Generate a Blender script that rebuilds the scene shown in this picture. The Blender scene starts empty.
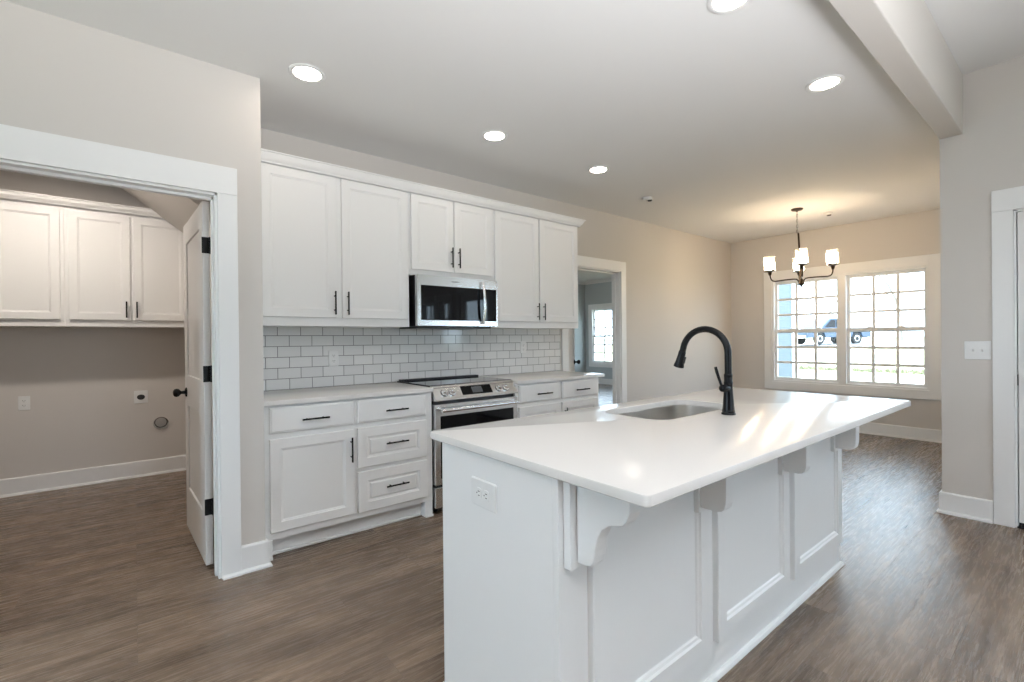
import bpy, bmesh, math, random
from mathutils import Matrix, Vector
random.seed(7)
R = math.radians
scene = bpy.context.scene
COL = scene.collection

# ------------------------------------------------------------------ camera
cam_d = bpy.data.cameras.new('camera')
cam_d.sensor_fit = 'HORIZONTAL'; cam_d.sensor_width = 36.0
FPX, YAW, PITCH, ROLL, CY, CH = 470.18, R(38.8166), R(-0.1761), R(-0.5733), 340.557, 1.2517
cam_d.lens = FPX * 36.0 / 1024.0
cam_d.shift_x = 0.0
cam_d.shift_y = (CY - 341.0) / 1024.0
cam_d.clip_start = 0.02; cam_d.clip_end = 400
cam = bpy.data.objects.new('camera', cam_d); COL.objects.link(cam)
_fw = Vector((math.sin(YAW)*math.cos(PITCH), math.cos(YAW)*math.cos(PITCH), math.sin(PITCH)))
_rt = Vector((math.cos(YAW), -math.sin(YAW), 0)); _up = _rt.cross(_fw)
_rt2 = _rt*math.cos(ROLL) + _up*math.sin(ROLL); _up2 = -_rt*math.sin(ROLL) + _up*math.cos(ROLL)
cam.matrix_world = Matrix(((_rt2.x, _up2.x, -_fw.x, 0), (_rt2.y, _up2.y, -_fw.y, 0), (_rt2.z, _up2.z, -_fw.z, CH), (0, 0, 0, 1)))
scene.camera = cam

# ------------------------------------------------------------------ light, exposure
SKY, SKYCOL = 10.5, (0.68, 0.84, 1.0)
CAN, CANCOL = 32.0, (1.0, 0.87, 0.74)
BULB, BULBCOL = 215.0, (1.0, 0.77, 0.52)
LAMP = 430.0
w = bpy.data.worlds.new('sky'); scene.world = w; w.use_nodes = True
wn = w.node_tree.nodes; wl = w.node_tree.links
wb = wn['Background']; wb.inputs[0].default_value = (*SKYCOL, 1); wb.inputs[1].default_value = SKY
sun_d = bpy.data.lights.new('sun', 'SUN'); sun_d.energy = 14.0; sun_d.angle = R(2); sun_d.color = (1, .95, .87)
sun = bpy.data.objects.new('sun', sun_d); COL.objects.link(sun)
sun.rotation_euler = Vector((0.35, -0.45, -0.85)).to_track_quat('-Z', 'Y').to_euler(); sun.location = (5, 5, 30)
def bounce_fill(loc, tgt, power, size, col, spread=110, depth=None):      # added unseen area lamp, bounced off the ceiling to even out the brightness
    d = bpy.data.lights.new('added_bounce_fill', 'AREA'); d.energy = power; d.size = size; d.color = col; d.shape = 'RECTANGLE'; d.size_y = depth or size; d.spread = R(spread)
    o = bpy.data.objects.new('added_bounce_fill', d); COL.objects.link(o); o.location = loc
    o.rotation_euler = (Vector(tgt)-Vector(loc)).to_track_quat('-Z', 'Y').to_euler()
bounce_fill((.1, -1.9, .9), (.35, -1.0, 2.7), 180, 1.4, (.93, .95, 1))
def portal(loc, rz, wx, wz):
    d = bpy.data.lights.new('window_daylight', 'AREA'); d.shape = 'RECTANGLE'; d.size = wx; d.size_y = wz
    d.cycles.is_portal = True
    o = bpy.data.objects.new('window_daylight', d); COL.objects.link(o); o.location = loc
    o.rotation_euler = (R(90), 0, rz)      # emits along local -Z; rz = 0 shines towards +Y
    return o
vs = scene.view_settings
vs.view_transform = 'Standard'; vs.look = 'None'; vs.gamma = 1.0; vs.use_curve_mapping = False
vs.exposure = 0.08
scene.display_settings.display_device = 'sRGB'

# ------------------------------------------------------------------ materials
def mat(name, col, rough=.5, metal=0.0, **kw):
    m = bpy.data.materials.new(name); m.use_nodes = True
    b = m.node_tree.nodes['Principled BSDF']
    b.inputs['Base Color'].default_value = (*col, 1); b.inputs['Roughness'].default_value = rough
    b.inputs['Metallic'].default_value = metal
    for k, v in kw.items(): b.inputs[k.replace('_', ' ')].default_value = v
    return m
def N(m, t, **kw):
    n = m.node_tree.nodes.new(t)
    for k, v in kw.items(): setattr(n, k, v)
    return n
def L(m, a, b): m.node_tree.links.new(a, b)
def noise_bump(m, scale=200, strength=.05, dist=.002, stretch=(1, 1, 1)):
    tc = N(m, 'ShaderNodeTexCoord'); mp = N(m, 'ShaderNodeMapping'); mp.inputs['Scale'].default_value = stretch
    nz = N(m, 'ShaderNodeTexNoise'); nz.inputs['Scale'].default_value = scale
    bp = N(m, 'ShaderNodeBump'); bp.inputs['Strength'].default_value = strength; bp.inputs['Distance'].default_value = dist
    L(m, tc.outputs['Object'], mp.inputs[0]); L(m, mp.outputs[0], nz.inputs['Vector']); L(m, nz.outputs['Fac'], bp.inputs['Height'])
    L(m, bp.outputs[0], m.node_tree.nodes['Principled BSDF'].inputs['Normal'])
    return m
M = {}
M['wall'] = noise_bump(mat('greige wall paint', (.634, .601, .566), .75), 260, .04)
M['bluewall'] = noise_bump(mat('grey wall paint', (.46, .50, .51), .75), 260, .04)
M['ceil'] = noise_bump(mat('flat ceiling paint', (.76, .755, .745), .9), 180, .05)
M['trim'] = mat('white trim paint', (.82, .82, .815), .38)
M['cab'] = noise_bump(mat('white cabinet paint', (.84, .838, .83), .36), 60, .015)
M['doorp'] = mat('white door paint', (.80, .79, .775), .4)
M['quartz'] = mat('white quartz', (.685, .668, .645), .17, IOR=1.27)
M['black'] = mat('matte black metal', (.006, .006, .007), .27, 0, Specular_IOR_Level=.25)
M['bronze'] = mat('dark bronze', (.035, .022, .014), .35, .7)
M['steel'] = noise_bump(mat('brushed stainless steel', (.84, .85, .86), .24, 1.0), 90, .02, .001, (1, 1, 40))
M['sinksteel'] = noise_bump(mat('satin sink steel', (.74, .72, .69), .28, 1.0), 90, .05, .001, (1, 40, 1))
M['bglass'] = mat('black glass', (.004, .004, .005), .04, Specular_IOR_Level=.24)
M['dark'] = mat('black enamel', (.008, .008, .009), .3)
M['chrome'] = mat('chrome', (.75, .75, .75), .12, 1.0)
M['plastic'] = mat('white plastic', (.80, .80, .79), .35)
M['slot'] = mat('dark slots', (.03, .03, .03), .6)
M['grille'] = mat('grey screen', (.10, .11, .12), .25)
M['duct'] = mat('galvanised duct', (.55, .54, .52), .35, .9)
M['siding'] = mat('pale blue siding', (.095, .13, .16), .6)
M['truckp'] = mat('blue truck paint', (.035, .06, .10), .3)
M['tyre'] = mat('rubber tyre', (.02, .02, .02), .8)
M['bark'] = noise_bump(mat('grey bark', (.17, .155, .14), .9), 8, .5, .05)
M['asphalt'] = noise_bump(mat('pale road', (.35, .34, .33), .9), 8, .4, .01)
def m_lawn():
    m = mat('dry lawn', (.3, .3, .2), .9); b = m.node_tree.nodes['Principled BSDF']
    tc = N(m, 'ShaderNodeTexCoord'); nz = N(m, 'ShaderNodeTexNoise'); nz.inputs['Scale'].default_value = .5; nz.inputs['Detail'].default_value = 8
    cr = N(m, 'ShaderNodeValToRGB'); cr.color_ramp.elements[0].color = (.20, .22, .11, 1); cr.color_ramp.elements[1].color = (.36, .33, .22, 1)
    L(m, tc.outputs['Object'], nz.inputs['Vector']); L(m, nz.outputs['Fac'], cr.inputs[0]); L(m, cr.outputs[0], b.inputs['Base Color'])
    return m
M['lawn'] = m_lawn()
M['grass'] = mat('long dry grass', (.16, .17, .10), .9)
def m_glass(name, tint=(1, 1, 1), rough=.0, seed=0):
    m = bpy.data.materials.new(name); m.use_nodes = True; nt = m.node_tree
    nt.nodes.remove(nt.nodes['Principled BSDF']); out = nt.nodes['Material Output']
    tr = N(m, 'ShaderNodeBsdfTransparent'); tr.inputs[0].default_value = (*tint, 1)
    gl = N(m, 'ShaderNodeBsdfGlossy'); gl.inputs['Roughness'].default_value = rough
    fr = N(m, 'ShaderNodeFresnel'); geo = N(m, 'ShaderNodeNewGeometry')
    ior = N(m, 'ShaderNodeMapRange'); ior.inputs[3].default_value = 1.45; ior.inputs[4].default_value = 1/1.45     # same reflection on either face of a thin pane
    L(m, geo.outputs['Backfacing'], ior.inputs[0]); L(m, ior.outputs[0], fr.inputs[0])
    mx = N(m, 'ShaderNodeMixShader')
    L(m, fr.outputs[0], mx.inputs[0]); L(m, tr.outputs[0], mx.inputs[1]); L(m, gl.outputs[0], mx.inputs[2])
    last = mx.outputs[0]
    if seed:
        tl = N(m, 'ShaderNodeBsdfTranslucent'); tl.inputs[0].default_value = (.95, .95, .92, 1)
        m2 = N(m, 'ShaderNodeMixShader')
        tc = N(m, 'ShaderNodeTexCoord'); nz = N(m, 'ShaderNodeTexNoise'); nz.inputs['Scale'].default_value = seed; nz.inputs['Detail'].default_value = 3
        mr = N(m, 'ShaderNodeMapRange'); mr.inputs[1].default_value = .35; mr.inputs[2].default_value = .7; mr.inputs[3].default_value = .06; mr.inputs[4].default_value = .30
        L(m, tc.outputs['Object'], nz.inputs['Vector']); L(m, nz.outputs['Fac'], mr.inputs[0]); L(m, mr.outputs[0], m2.inputs[0])
        L(m, last, m2.inputs[1]); L(m, tl.outputs[0], m2.inputs[2]); last = m2.outputs[0]
    L(m, last, out.inputs[0])
    return m
M['glass'] = m_glass('window glass', (.96, .98, .98))
M['shade'] = m_glass('seeded shade glass', (.98, .97, .95), .05, 45)
def m_emit(name, col, s):
    m = bpy.data.materials.new(name); m.use_nodes = True; b = m.node_tree.nodes['Principled BSDF']
    b.inputs['Base Color'].default_value = (.9, .9, .9, 1)
    b.inputs['Emission Color'].default_value = (*col, 1); b.inputs['Emission Strength'].default_value = s
    return m
M['can'] = m_emit('lit downlight lens', CANCOL, CAN)
M['lamp'] = m_emit('lit laundry lens', (1, .90, .80), LAMP)
M['bulb'] = m_emit('lit bulb', BULBCOL, BULB)
def m_floor():
    m = mat('brown wood plank floor', (.15, .11, .08), .4, Specular_IOR_Level=.38); b = m.node_tree.nodes['Principled BSDF']
    tc = N(m, 'ShaderNodeTexCoord')
    def brick(c1, c2, mortar):
        br = N(m, 'ShaderNodeTexBrick'); br.offset = .37; br.offset_frequency = 3
        br.inputs['Scale'].default_value = 1; br.inputs['Brick Width'].default_value = 1.22; br.inputs['Row Height'].default_value = .178
        br.inputs['Mortar Size'].default_value = .0012; br.inputs['Mortar Smooth'].default_value = .3; br.inputs['Bias'].default_value = 0
        br.inputs['Color1'].default_value = c1; br.inputs['Color2'].default_value = c2; br.inputs['Mortar'].default_value = mortar
        L(m, tc.outputs['Object'], br.inputs['Vector']); return br
    br = brick((0, 0, 0, 1), (1, 1, 1, 1), (.5, .5, .5, 1))
    # per plank offset so that the grain breaks at each joint
    ad = N(m, 'ShaderNodeVectorMath', operation='MULTIPLY_ADD'); ad.inputs[1].default_value = (7, 3, 5)
    L(m, br.outputs['Color'], ad.inputs[0]); L(m, tc.outputs['Object'], ad.inputs[2])
    def grain(sx, sy, det, rough=.6):
        mp = N(m, 'ShaderNodeMapping'); mp.inputs['Scale'].default_value = (sx, sy, 1)
        nz = N(m, 'ShaderNodeTexNoise'); nz.inputs['Scale'].default_value = 1; nz.inputs['Detail'].default_value = det; nz.inputs['Roughness'].default_value = rough
        nz.inputs['Distortion'].default_value = .3
        L(m, ad.outputs[0], mp.inputs[0]); L(m, mp.outputs[0], nz.inputs['Vector']); return nz
    g1 = grain(1.3, 14, 6); g2 = grain(6, 90, 4, .7)
    mx = N(m, 'ShaderNodeMix', data_type='FLOAT'); mx.inputs[0].default_value = .25
    L(m, g1.outputs['Fac'], mx.inputs[2]); L(m, g2.outputs['Fac'], mx.inputs[3])
    cr = N(m, 'ShaderNodeValToRGB'); e = cr.color_ramp.elements
    e[0].position = .33; e[0].color = (.095, .065, .044, 1); e[1].position = .68; e[1].color = (.325, .240, .170, 1)
    em = e.new(.5); em.color = (.198, .142, .101, 1)
    L(m, mx.outputs[0], cr.inputs[0])
    tint = N(m, 'ShaderNodeMix', data_type='RGBA', blend_type='MULTIPLY'); tint.inputs[0].default_value = 1
    tr = N(m, 'ShaderNodeMapRange'); tr.inputs[3].default_value = .88; tr.inputs[4].default_value = 1.08
    L(m, br.outputs['Color'], tr.inputs[0]); L(m, cr.outputs[0], tint.inputs[6]); L(m, tr.outputs[0], tint.inputs[7])
    jm = N(m, 'ShaderNodeMix', data_type='RGBA'); jm.inputs[7].default_value = (.04, .028, .02, 1)
    sc = N(m, 'ShaderNodeMath', operation='MULTIPLY'); sc.inputs[1].default_value = .35
    L(m, br.outputs['Fac'], sc.inputs[0]); L(m, sc.outputs[0], jm.inputs[0]); L(m, tint.outputs[2], jm.inputs[6])
    L(m, jm.outputs[2], b.inputs['Base Color'])
    rr = N(m, 'ShaderNodeMapRange'); rr.inputs[3].default_value = .20; rr.inputs[4].default_value = .34
    L(m, g2.outputs['Fac'], rr.inputs[0]); L(m, rr.outputs[0], b.inputs['Roughness'])
    bp = N(m, 'ShaderNodeBump'); bp.inputs['Strength'].default_value = .5; bp.inputs['Distance'].default_value = .005
    g3 = grain(5, 120, 3, .65); hm = N(m, 'ShaderNodeMix', data_type='FLOAT'); hm.inputs[0].default_value = .6
    L(m, mx.outputs[0], hm.inputs[2]); L(m, g3.outputs['Fac'], hm.inputs[3])
    L(m, hm.outputs[0], bp.inputs['Height']); L(m, bp.outputs[0], b.inputs['Normal'])
    return m
M['floor'] = m_floor()
def m_tile():
    m = mat('white subway tile', (.8, .8, .79), .12); b = m.node_tree.nodes['Principled BSDF']
    tc = N(m, 'ShaderNodeTexCoord'); sx = N(m, 'ShaderNodeSeparateXYZ'); cb = N(m, 'ShaderNodeCombineXYZ')
    L(m, tc.outputs['Object'], sx.inputs[0]); L(m, sx.outputs[0], cb.inputs[0]); L(m, sx.outputs[2], cb.inputs[1])
    mp = N(m, 'ShaderNodeMapping'); mp.inputs['Location'].default_value = (-.702 + .07625 + 1.525, -.914 + .0755*10, 0)
    L(m, cb.outputs[0], mp.inputs[0])
    br = N(m, 'ShaderNodeTexBrick'); br.offset = .5
    br.inputs['Scale'].default_value = 1; br.inputs['Brick Width'].default_value = .1525; br.inputs['Row Height'].default_value = .0755
    br.inputs['Mortar Size'].default_value = .0022; br.inputs['Mortar Smooth'].default_value = .15
    br.inputs['Color1'].default_value = (.80, .80, .79, 1); br.inputs['Color2'].default_value = (.74, .74, .735, 1); br.inputs['Mortar'].default_value = (.19, .188, .185, 1)
    L(m, mp.outputs[0], br.inputs['Vector']); L(m, br.outputs['Color'], b.inputs['Base Color'])
    rr = N(m, 'ShaderNodeMapRange'); rr.inputs[3].default_value = .10; rr.inputs[4].default_value = .7
    L(m, br.outputs['Fac'], rr.inputs[0]); L(m, rr.outputs[0], b.inputs['Roughness'])
    inv = N(m, 'ShaderNodeMath', operation='SUBTRACT'); inv.inputs[0].default_value = 1
    bp = N(m, 'ShaderNodeBump'); bp.inputs['Strength'].default_value = .6; bp.inputs['Distance'].default_value = .0015
    L(m, br.outputs['Fac'], inv.inputs[1]); L(m, inv.outputs[0], bp.inputs['Height']); L(m, bp.outputs[0], b.inputs['Normal'])
    return m
M['tile'] = m_tile()
def m_siding():
    m = M['siding']; b = m.node_tree.nodes['Principled BSDF']
    tc = N(m, 'ShaderNodeTexCoord'); wv = N(m, 'ShaderNodeTexWave', bands_direction='Z', wave_profile='SAW'); wv.inputs['Scale'].default_value = 2.4
    bp = N(m, 'ShaderNodeBump'); bp.inputs['Strength'].default_value = .8; bp.inputs['Distance'].default_value = .02
    L(m, tc.outputs['Object'], wv.inputs['Vector']); L(m, wv.outputs['Fac'], bp.inputs['Height']); L(m, bp.outputs[0], b.inputs['Normal'])
m_siding()

# ------------------------------------------------------------------ mesh helpers
def nb(): return bmesh.new()
def box(bm, x0, x1, y0, y1, z0, z1):
    x0, x1 = sorted((x0, x1)); y0, y1 = sorted((y0, y1)); z0, z1 = sorted((z0, z1))
    v = [bm.verts.new(p) for p in ((x0,y0,z0),(x1,y0,z0),(x1,y1,z0),(x0,y1,z0),(x0,y0,z1),(x1,y0,z1),(x1,y1,z1),(x0,y1,z1))]
    for f in ((3,2,1,0),(4,5,6,7),(0,1,5,4),(1,2,6,5),(2,3,7,6),(3,0,4,7)): bm.faces.new([v[i] for i in f])
    return bm
def loft(bm, loops, cap0=True, cap1=True, closed=True):
    rows = [[bm.verts.new(p) for p in lp] for lp in loops]
    n = len(rows[0])
    for a, b in zip(rows, rows[1:]):
        for i in range(n if closed else n-1):
            j = (i+1) % n
            bm.faces.new((a[i], a[j], b[j], b[i]))
    if cap0: bm.faces.new(rows[0][::-1])
    if cap1: bm.faces.new(rows[-1])
    return rows
def lathe(bm, prof, mtx=Matrix(), seg=24, cap0=True, cap1=True):
    loops = []
    for r, z in prof:
        loops.append([mtx @ Vector((r*math.cos(2*math.pi*i/seg), r*math.sin(2*math.pi*i/seg), z)) for i in range(seg)])
    return loft(bm, loops, cap0, cap1)
def along(p, d):      # matrix with local Z along d, at p
    return Matrix.Translation(Vector(p)) @ Vector(d).to_track_quat('Z', 'Y').to_matrix().to_4x4()
def cyl(bm, p0, p1, r0, r1=None, seg=16):
    p0, p1 = Vector(p0), Vector(p1); r1 = r0 if r1 is None else r1
    return lathe(bm, [(r0, 0), (r1, (p1-p0).length)], along(p0, p1-p0), seg)
def tube(bm, pts, rad, seg=12):
    pts = [Vector(p) for p in pts]; n = len(pts)
    rad = rad if isinstance(rad, (list, tuple)) else [rad]*n
    loops = []; ref = None
    for i, p in enumerate(pts):
        t = (pts[min(i+1, n-1)] - pts[max(i-1, 0)]).normalized()
        if ref is None: ref = t.orthogonal().normalized()
        ref = (ref - t*ref.dot(t)).normalized(); b = t.cross(ref)
        loops.append([p + (ref*math.cos(2*math.pi*k/seg) + b*math.sin(2*math.pi*k/seg))*rad[i] for k in range(seg)])
    return loft(bm, loops)
def prism(bm, poly, f0, f1):       # poly of 2-D points; f0/f1 map a point to 3-D on either side
    return loft(bm, [[f0(p) for p in poly], [f1(p) for p in poly]])
def rrect(x0, x1, y0, y1, r, seg=6):
    out = []
    for cx, cy, a0 in ((x1-r, y0+r, -90), (x1-r, y1-r, 0), (x0+r, y1-r, 90), (x0+r, y0+r, 180)):
        for k in range(seg+1):
            a = R(a0 + 90*k/seg); out.append((cx + r*math.cos(a), cy + r*math.sin(a)))
    return out
def rings(bm, x0, x1, z0, z1, prof, y):   # a moulded panel facing -Y: prof = [(inset, protrusion)...], y = back plane
    loops = [[(x0+i, y-d, z0+i), (x1-i, y-d, z0+i), (x1-i, y-d, z1-i), (x0+i, y-d, z1-i)] for i, d in prof]
    return loft(bm, loops)
DOORP = [(0, 0), (0, .017), (.003, .020), (.056, .020), (.059, .0165), (.064, .0155), (.068, .012), (.072, .0115)]
SLABP = [(0, 0), (0, .013), (.004, .0165), (.010, .018), (.013, .020)]
DRAWP = [(0, 0), (0, .017), (.003, .020), (.060, .020), (.063, .0165), (.068, .0155), (.071, .0125), (.078, .0125), (.086, .018)]
ISLP = [(0, 0), (0, .020), (.003, .023), (.060, .023), (.064, .016), (.072, .013), (.076, .008), (.080, .0075)]
def mesh(name, bm, m, bevel=0, smooth=None, parent=None, off=(0, 0, 0), local=False):
    bmesh.ops.remove_doubles(bm, verts=bm.verts, dist=1e-6)
    bmesh.ops.recalc_face_normals(bm, faces=bm.faces)
    if not local and any(off): bmesh.ops.translate(bm, verts=bm.verts, vec=-Vector(off))
    me = bpy.data.meshes.new(name); bm.to_mesh(me); bm.free(); me.materials.append(M[m] if isinstance(m, str) else m)
    o = bpy.data.objects.new(name, me); COL.objects.link(o)
    if smooth:
        for p in me.polygons: p.use_smooth = True
        me.set_sharp_from_angle(angle=R(smooth))
    if bevel:
        b = o.modifiers.new('bevel', 'BEVEL'); b.width = bevel; b.segments = 2; b.limit_method = 'ANGLE'; b.angle_limit = R(40)
    if parent: o.parent = parent
    return o
def tag(o, label, cat, group=None, kind=None):
    o['label'] = label; o['category'] = cat
    if group: o['group'] = group
    if kind: o['kind'] = kind
    return o
def thing(name, label, cat, loc=(0, 0, 0), group=None, kind=None, rot=(0, 0, 0)):
    o = bpy.data.objects.new(name, None); COL.objects.link(o); o.empty_display_size = .1
    o.location = loc; o.rotation_euler = rot
    return tag(o, label, cat, group, kind)
def wloc(t):
    v = Vector(t.location)
    while t.parent: t = t.parent; v += Vector(t.location)
    return v
def part(t, name, bm, m, bevel=0, smooth=None, label=None, local=False):
    o = mesh(name, bm, m, bevel, smooth, t, wloc(t), local)
    if label: o['label'] = label
    return o
def struct(name, bm, m, label, cat, bevel=0, smooth=None):
    return tag(mesh(name, bm, m, bevel, smooth), label, cat, kind='structure')
def kids(o): return [c for c in bpy.data.objects if c.parent == o]
def dup(root, loc, label, group=None, rot=None):
    r = root.copy(); COL.objects.link(r); r.location = loc; r['label'] = label
    if group: r['group'] = group
    if rot: r.rotation_euler = rot
    for ch in kids(root):
        c = ch.copy(); COL.objects.link(c); c.parent = r
        for g in kids(ch):
            d = g.copy(); COL.objects.link(d); d.parent = c
    return r

# ------------------------------------------------------------------ main dimensions
YW, YU, YB, YC, YL = 3.580, 3.255, 2.968, 2.939, 2.909     # back wall, upper fronts, base fronts, counter edge, laundry wall
XS, XW, XR = 0.5615, 7.291, 4.434                           # side return, dining window wall, right wall
ZC, ZL = 2.714, 3.025                                       # kitchen ceiling, living ceiling
BY0, BY1, BZ = 0.5655, 0.687, 2.626                         # beam
LX, LY = -3.6, -4.6                                         # living room extents
LAX0, LAX1, LAY = -2.3, 0.47, 5.622                         # laundry
FRX, FRY, FRZ = 10.0, 9.1, 2.86                             # far room
TOP = 3.25

# ------------------------------------------------------------------ room shell
bm = nb(); box(bm, LX-.15, FRX+.14, LY-.15, FRY+.15, -.12, 0)
struct('floor', bm, 'floor', 'brown wood plank floor running through kitchen, laundry and dining area', 'floor')
bm = nb(); box(bm, LX, XW+.1, BY1-.06, YW+.06, ZC, TOP)
struct('ceiling', bm, 'ceil', 'flat white kitchen and dining ceiling with round downlights', 'ceiling')
bm = nb(); box(bm, LX-.1, XR+.1, LY-.1, BY1-.06, ZL, TOP)
struct('ceiling_living', bm, 'ceil', 'higher white ceiling to the right of the dropped beam', 'ceiling')
bm = nb(); box(bm, LAX0, LAX1+.1, YL+.06, LAY+.1, ZC, TOP)
struct('ceiling_laundry', bm, 'ceil', 'white ceiling of the laundry room above its cabinets', 'ceiling')
bm = nb(); box(bm, 3.2, FRX+.1, YW+.06, FRY+.1, FRZ, TOP)
struct('ceiling_far_room', bm, 'ceil', 'warm lit ceiling of the room seen through the back doorway', 'ceiling')
bm = nb(); box(bm, LX, XR+.05, BY0, BY1, BZ, TOP)
struct('trim_1', bm, 'wall', 'dropped painted beam crossing the ceiling at upper right', 'beam', bevel=.006)

# back wall with the doorway
DX0, DX1, DZ = 3.655, 4.545, 2.045
bm = nb(); box(bm, XS-.115, DX0, YW, YW+.12, 0, TOP); box(bm, DX1, XW+.12, YW, YW+.12, 0, TOP); box(bm, DX0, DX1, YW, YW+.12, DZ, TOP)
struct('wall_back', bm, 'wall', 'greige back wall behind the cabinets with a cased doorway', 'wall')
# laundry wall with the door opening, and its return to the back wall
OX0, OX1, OZ = -0.492, 0.349, 2.032
bm = nb(); box(bm, LX, OX0, YL, YL+.118, 0, TOP); box(bm, OX1, XS, YL, YL+.118, 0, TOP); box(bm, OX0, OX1, YL, YL+.118, OZ, TOP)
struct('wall_left', bm, 'wall', 'greige wall on the left with the laundry doorway', 'wall')
bm = nb(); box(bm, LAX1, XS, YL+.118, YW+.1, 0, TOP)
struct('wall_return', bm, 'wall', 'narrow return wall at the left end of the kitchen cabinets', 'wall')
# laundry walls
bm = nb(); box(bm, LAX0-.1, LAX1+.1, LAY, LAY+.1, 0, TOP)
struct('wall_laundry_back', bm, 'wall', 'greige rear wall of the laundry room below the cabinets', 'wall')
bm = nb(); box(bm, LAX0-.1, LAX0, YL+.118, LAY, 0, TOP)
struct('wall_laundry_left', bm, 'wall', 'left wall of the laundry room', 'wall')
bm = nb(); box(bm, LAX1, LAX1+.1, YW+.1, LAY, 0, TOP)
struct('wall_laundry_right', bm, 'wall', 'right wall of the laundry room behind the open door', 'wall')
# sloping stair soffit in the laundry
bm = nb()
zs = lambda x: 2.54 - .766*x
prism(bm, [(-.22, ZC+.02), (LAX1, ZC+.02), (LAX1, zs(LAX1)), (-.228, ZC)], lambda p: (p[0], 4.105, p[1]), lambda p: (p[0], 5.277, p[1]))
struct('trim_2', bm, 'wall', 'sloping underside of a stair above the laundry cabinets', 'soffit')
# dining nook
WY0, WY1, WZ0, WZ1 = 1.225, 2.985, .594, 2.075      # opening of the dining window
bm = nb(); box(bm, XW, XW+.12, BY0, WY0, 0, TOP); box(bm, XW, XW+.12, WY1, YW+.12, 0, TOP)
box(bm, XW, XW+.12, WY0, WY1, 0, WZ0); box(bm, XW, XW+.12, WY0, WY1, WZ1, TOP)
struct('wall_dining', bm, 'wall', 'dining wall holding the big double window', 'wall')
bm = nb(); box(bm, XR+.12, XW, BY0, BY1, 0, TOP)
struct('wall_nook', bm, 'wall', 'side wall of the dining nook hidden behind the right wall corner', 'wall')
# right wall with front door and two windows
RD0, RD1, RDZ = -0.60, 0.325, 2.050
RW = [(-1.32, -.92), (-2.02, -1.50)]
bm = nb(); ys = [LY-.1, -2.02, -1.50, -1.32, -.92, RD0, RD1, BY1]
box(bm, XR, XR+.12, RD1, BY1, 0, TOP); box(bm, XR, XR+.12, RD0, RD1, RDZ, TOP); box(bm, XR, XR+.12, -.92, RD0, 0, TOP)
box(bm, XR, XR+.12, -1.50, -1.32, 0, TOP); box(bm, XR, XR+.12, LY-.1, -2.02, 0, TOP)
for a, b in RW: box(bm, XR, XR+.12, a, b, 0, .75); box(bm, XR, XR+.12, a, b, 1.98, TOP)
struct('wall_right', bm, 'wall', 'greige wall at the right edge with switch plate and door', 'wall')
# living room behind the camera
LW = [(.6, 2.2)]; LZ0, LZ1 = .45, 2.45
bm = nb(); xs = [LX] + [v for p in LW for v in p] + [XR+.1]
for a, b in zip(xs[::2], xs[1::2]): box(bm, a, b, LY-.12, LY, 0, TOP)
for a, b in LW: box(bm, a, b, LY-.12, LY, 0, LZ0); box(bm, a, b, LY-.12, LY, LZ1, TOP)
struct('wall_living', bm, 'wall', 'living room wall with an added window behind the viewer', 'wall')
SW = [(.85, 2.75)]
bm = nb(); ys = [LY-.12] + [v for p in SW for v in p] + [YL+.118]
for a, b in zip(ys[::2], ys[1::2]): box(bm, LX-.12, LX, a, b, 0, TOP)
for a, b in SW: box(bm, LX-.12, LX, a, b, 0, LZ0); box(bm, LX-.12, LX, a, b, LZ1, TOP)
struct('wall_living_side', bm, 'wall', 'living room side wall with windows behind the viewer', 'wall')
# far room
FW = (8.02, 8.87, .56, 2.075)
bm = nb(); box(bm, FRX, FRX+.12, YW+.12, FW[0], 0, TOP); box(bm, FRX, FRX+.12, FW[1], FRY+.1, 0, TOP)
box(bm, FRX, FRX+.12, FW[0], FW[1], 0, FW[2]); box(bm, FRX, FRX+.12, FW[0], FW[1], FW[3], TOP)
struct('wall_far_window', bm, 'bluewall', 'grey window wall of the room beyond the back doorway', 'wall')
bm = nb(); box(bm, 3.1, FRX, FRY, FRY+.1, 0, TOP)
struct('wall_far_end', bm, 'bluewall', 'grey end wall of the room beyond the back doorway', 'wall')
bm = nb(); box(bm, 3.1, 3.2, YW+.12, 5.0, 0, TOP); box(bm, 3.1, 3.2, 8.4, FRY, 0, TOP); box(bm, 3.1, 3.2, 5.0, 8.4, 0, .4); box(bm, 3.1, 3.2, 5.0, 8.4, 2.3, TOP)
struct('wall_far_side', bm, 'bluewall', 'side wall of the room beyond the back doorway', 'wall')
bm = nb(); box(bm, XW+.12, FRX, YW+.12, YW+.24, -.4, TOP)
struct('wall_siding', bm, 'siding', 'pale blue lap siding wall seen at left through the dining window', 'wall')
bm = nb(); box(bm, FRX-.08, FRX+.135, YW+.105, YW+.235, -.4, TOP)
struct('trim_3', bm, 'trim', 'white corner board on the siding outside the dining window', 'corner board')

# ------------------------------------------------------------------ casings and baseboards
def casing(name, label, x0, x1, z, wd, hd, depth, rev, loc, rz):   # local: x along wall, -y towards the room, opening x0..x1 to height z
    bm = nb()
    box(bm, x0-wd, x0+.004, -.018, 0, 0, z-.004); box(bm, x1-.004, x1+wd, -.018, 0, 0, z-.004); box(bm, x0-wd, x1+wd, -.020, 0, z-.004, z+hd)
    box(bm, x0, x0+.016, -.001, depth, 0, z); box(bm, x1-.016, x1, -.001, depth, 0, z); box(bm, x0, x1, -.001, depth, z-.016, z)
    if rev is not None:
        box(bm, x0+.012, x0+.026, rev, rev+.035, 0, z-.012); box(bm, x1-.026, x1-.012, rev, rev+.035, 0, z-.012); box(bm, x0, x1, rev, rev+.035, z-.03, z-.012)
    o = mesh(name, bm, 'trim', .002); o.location = loc; o.rotation_euler = (0, 0, rz)
    return tag(o, label, 'door casing', kind='structure')
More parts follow.
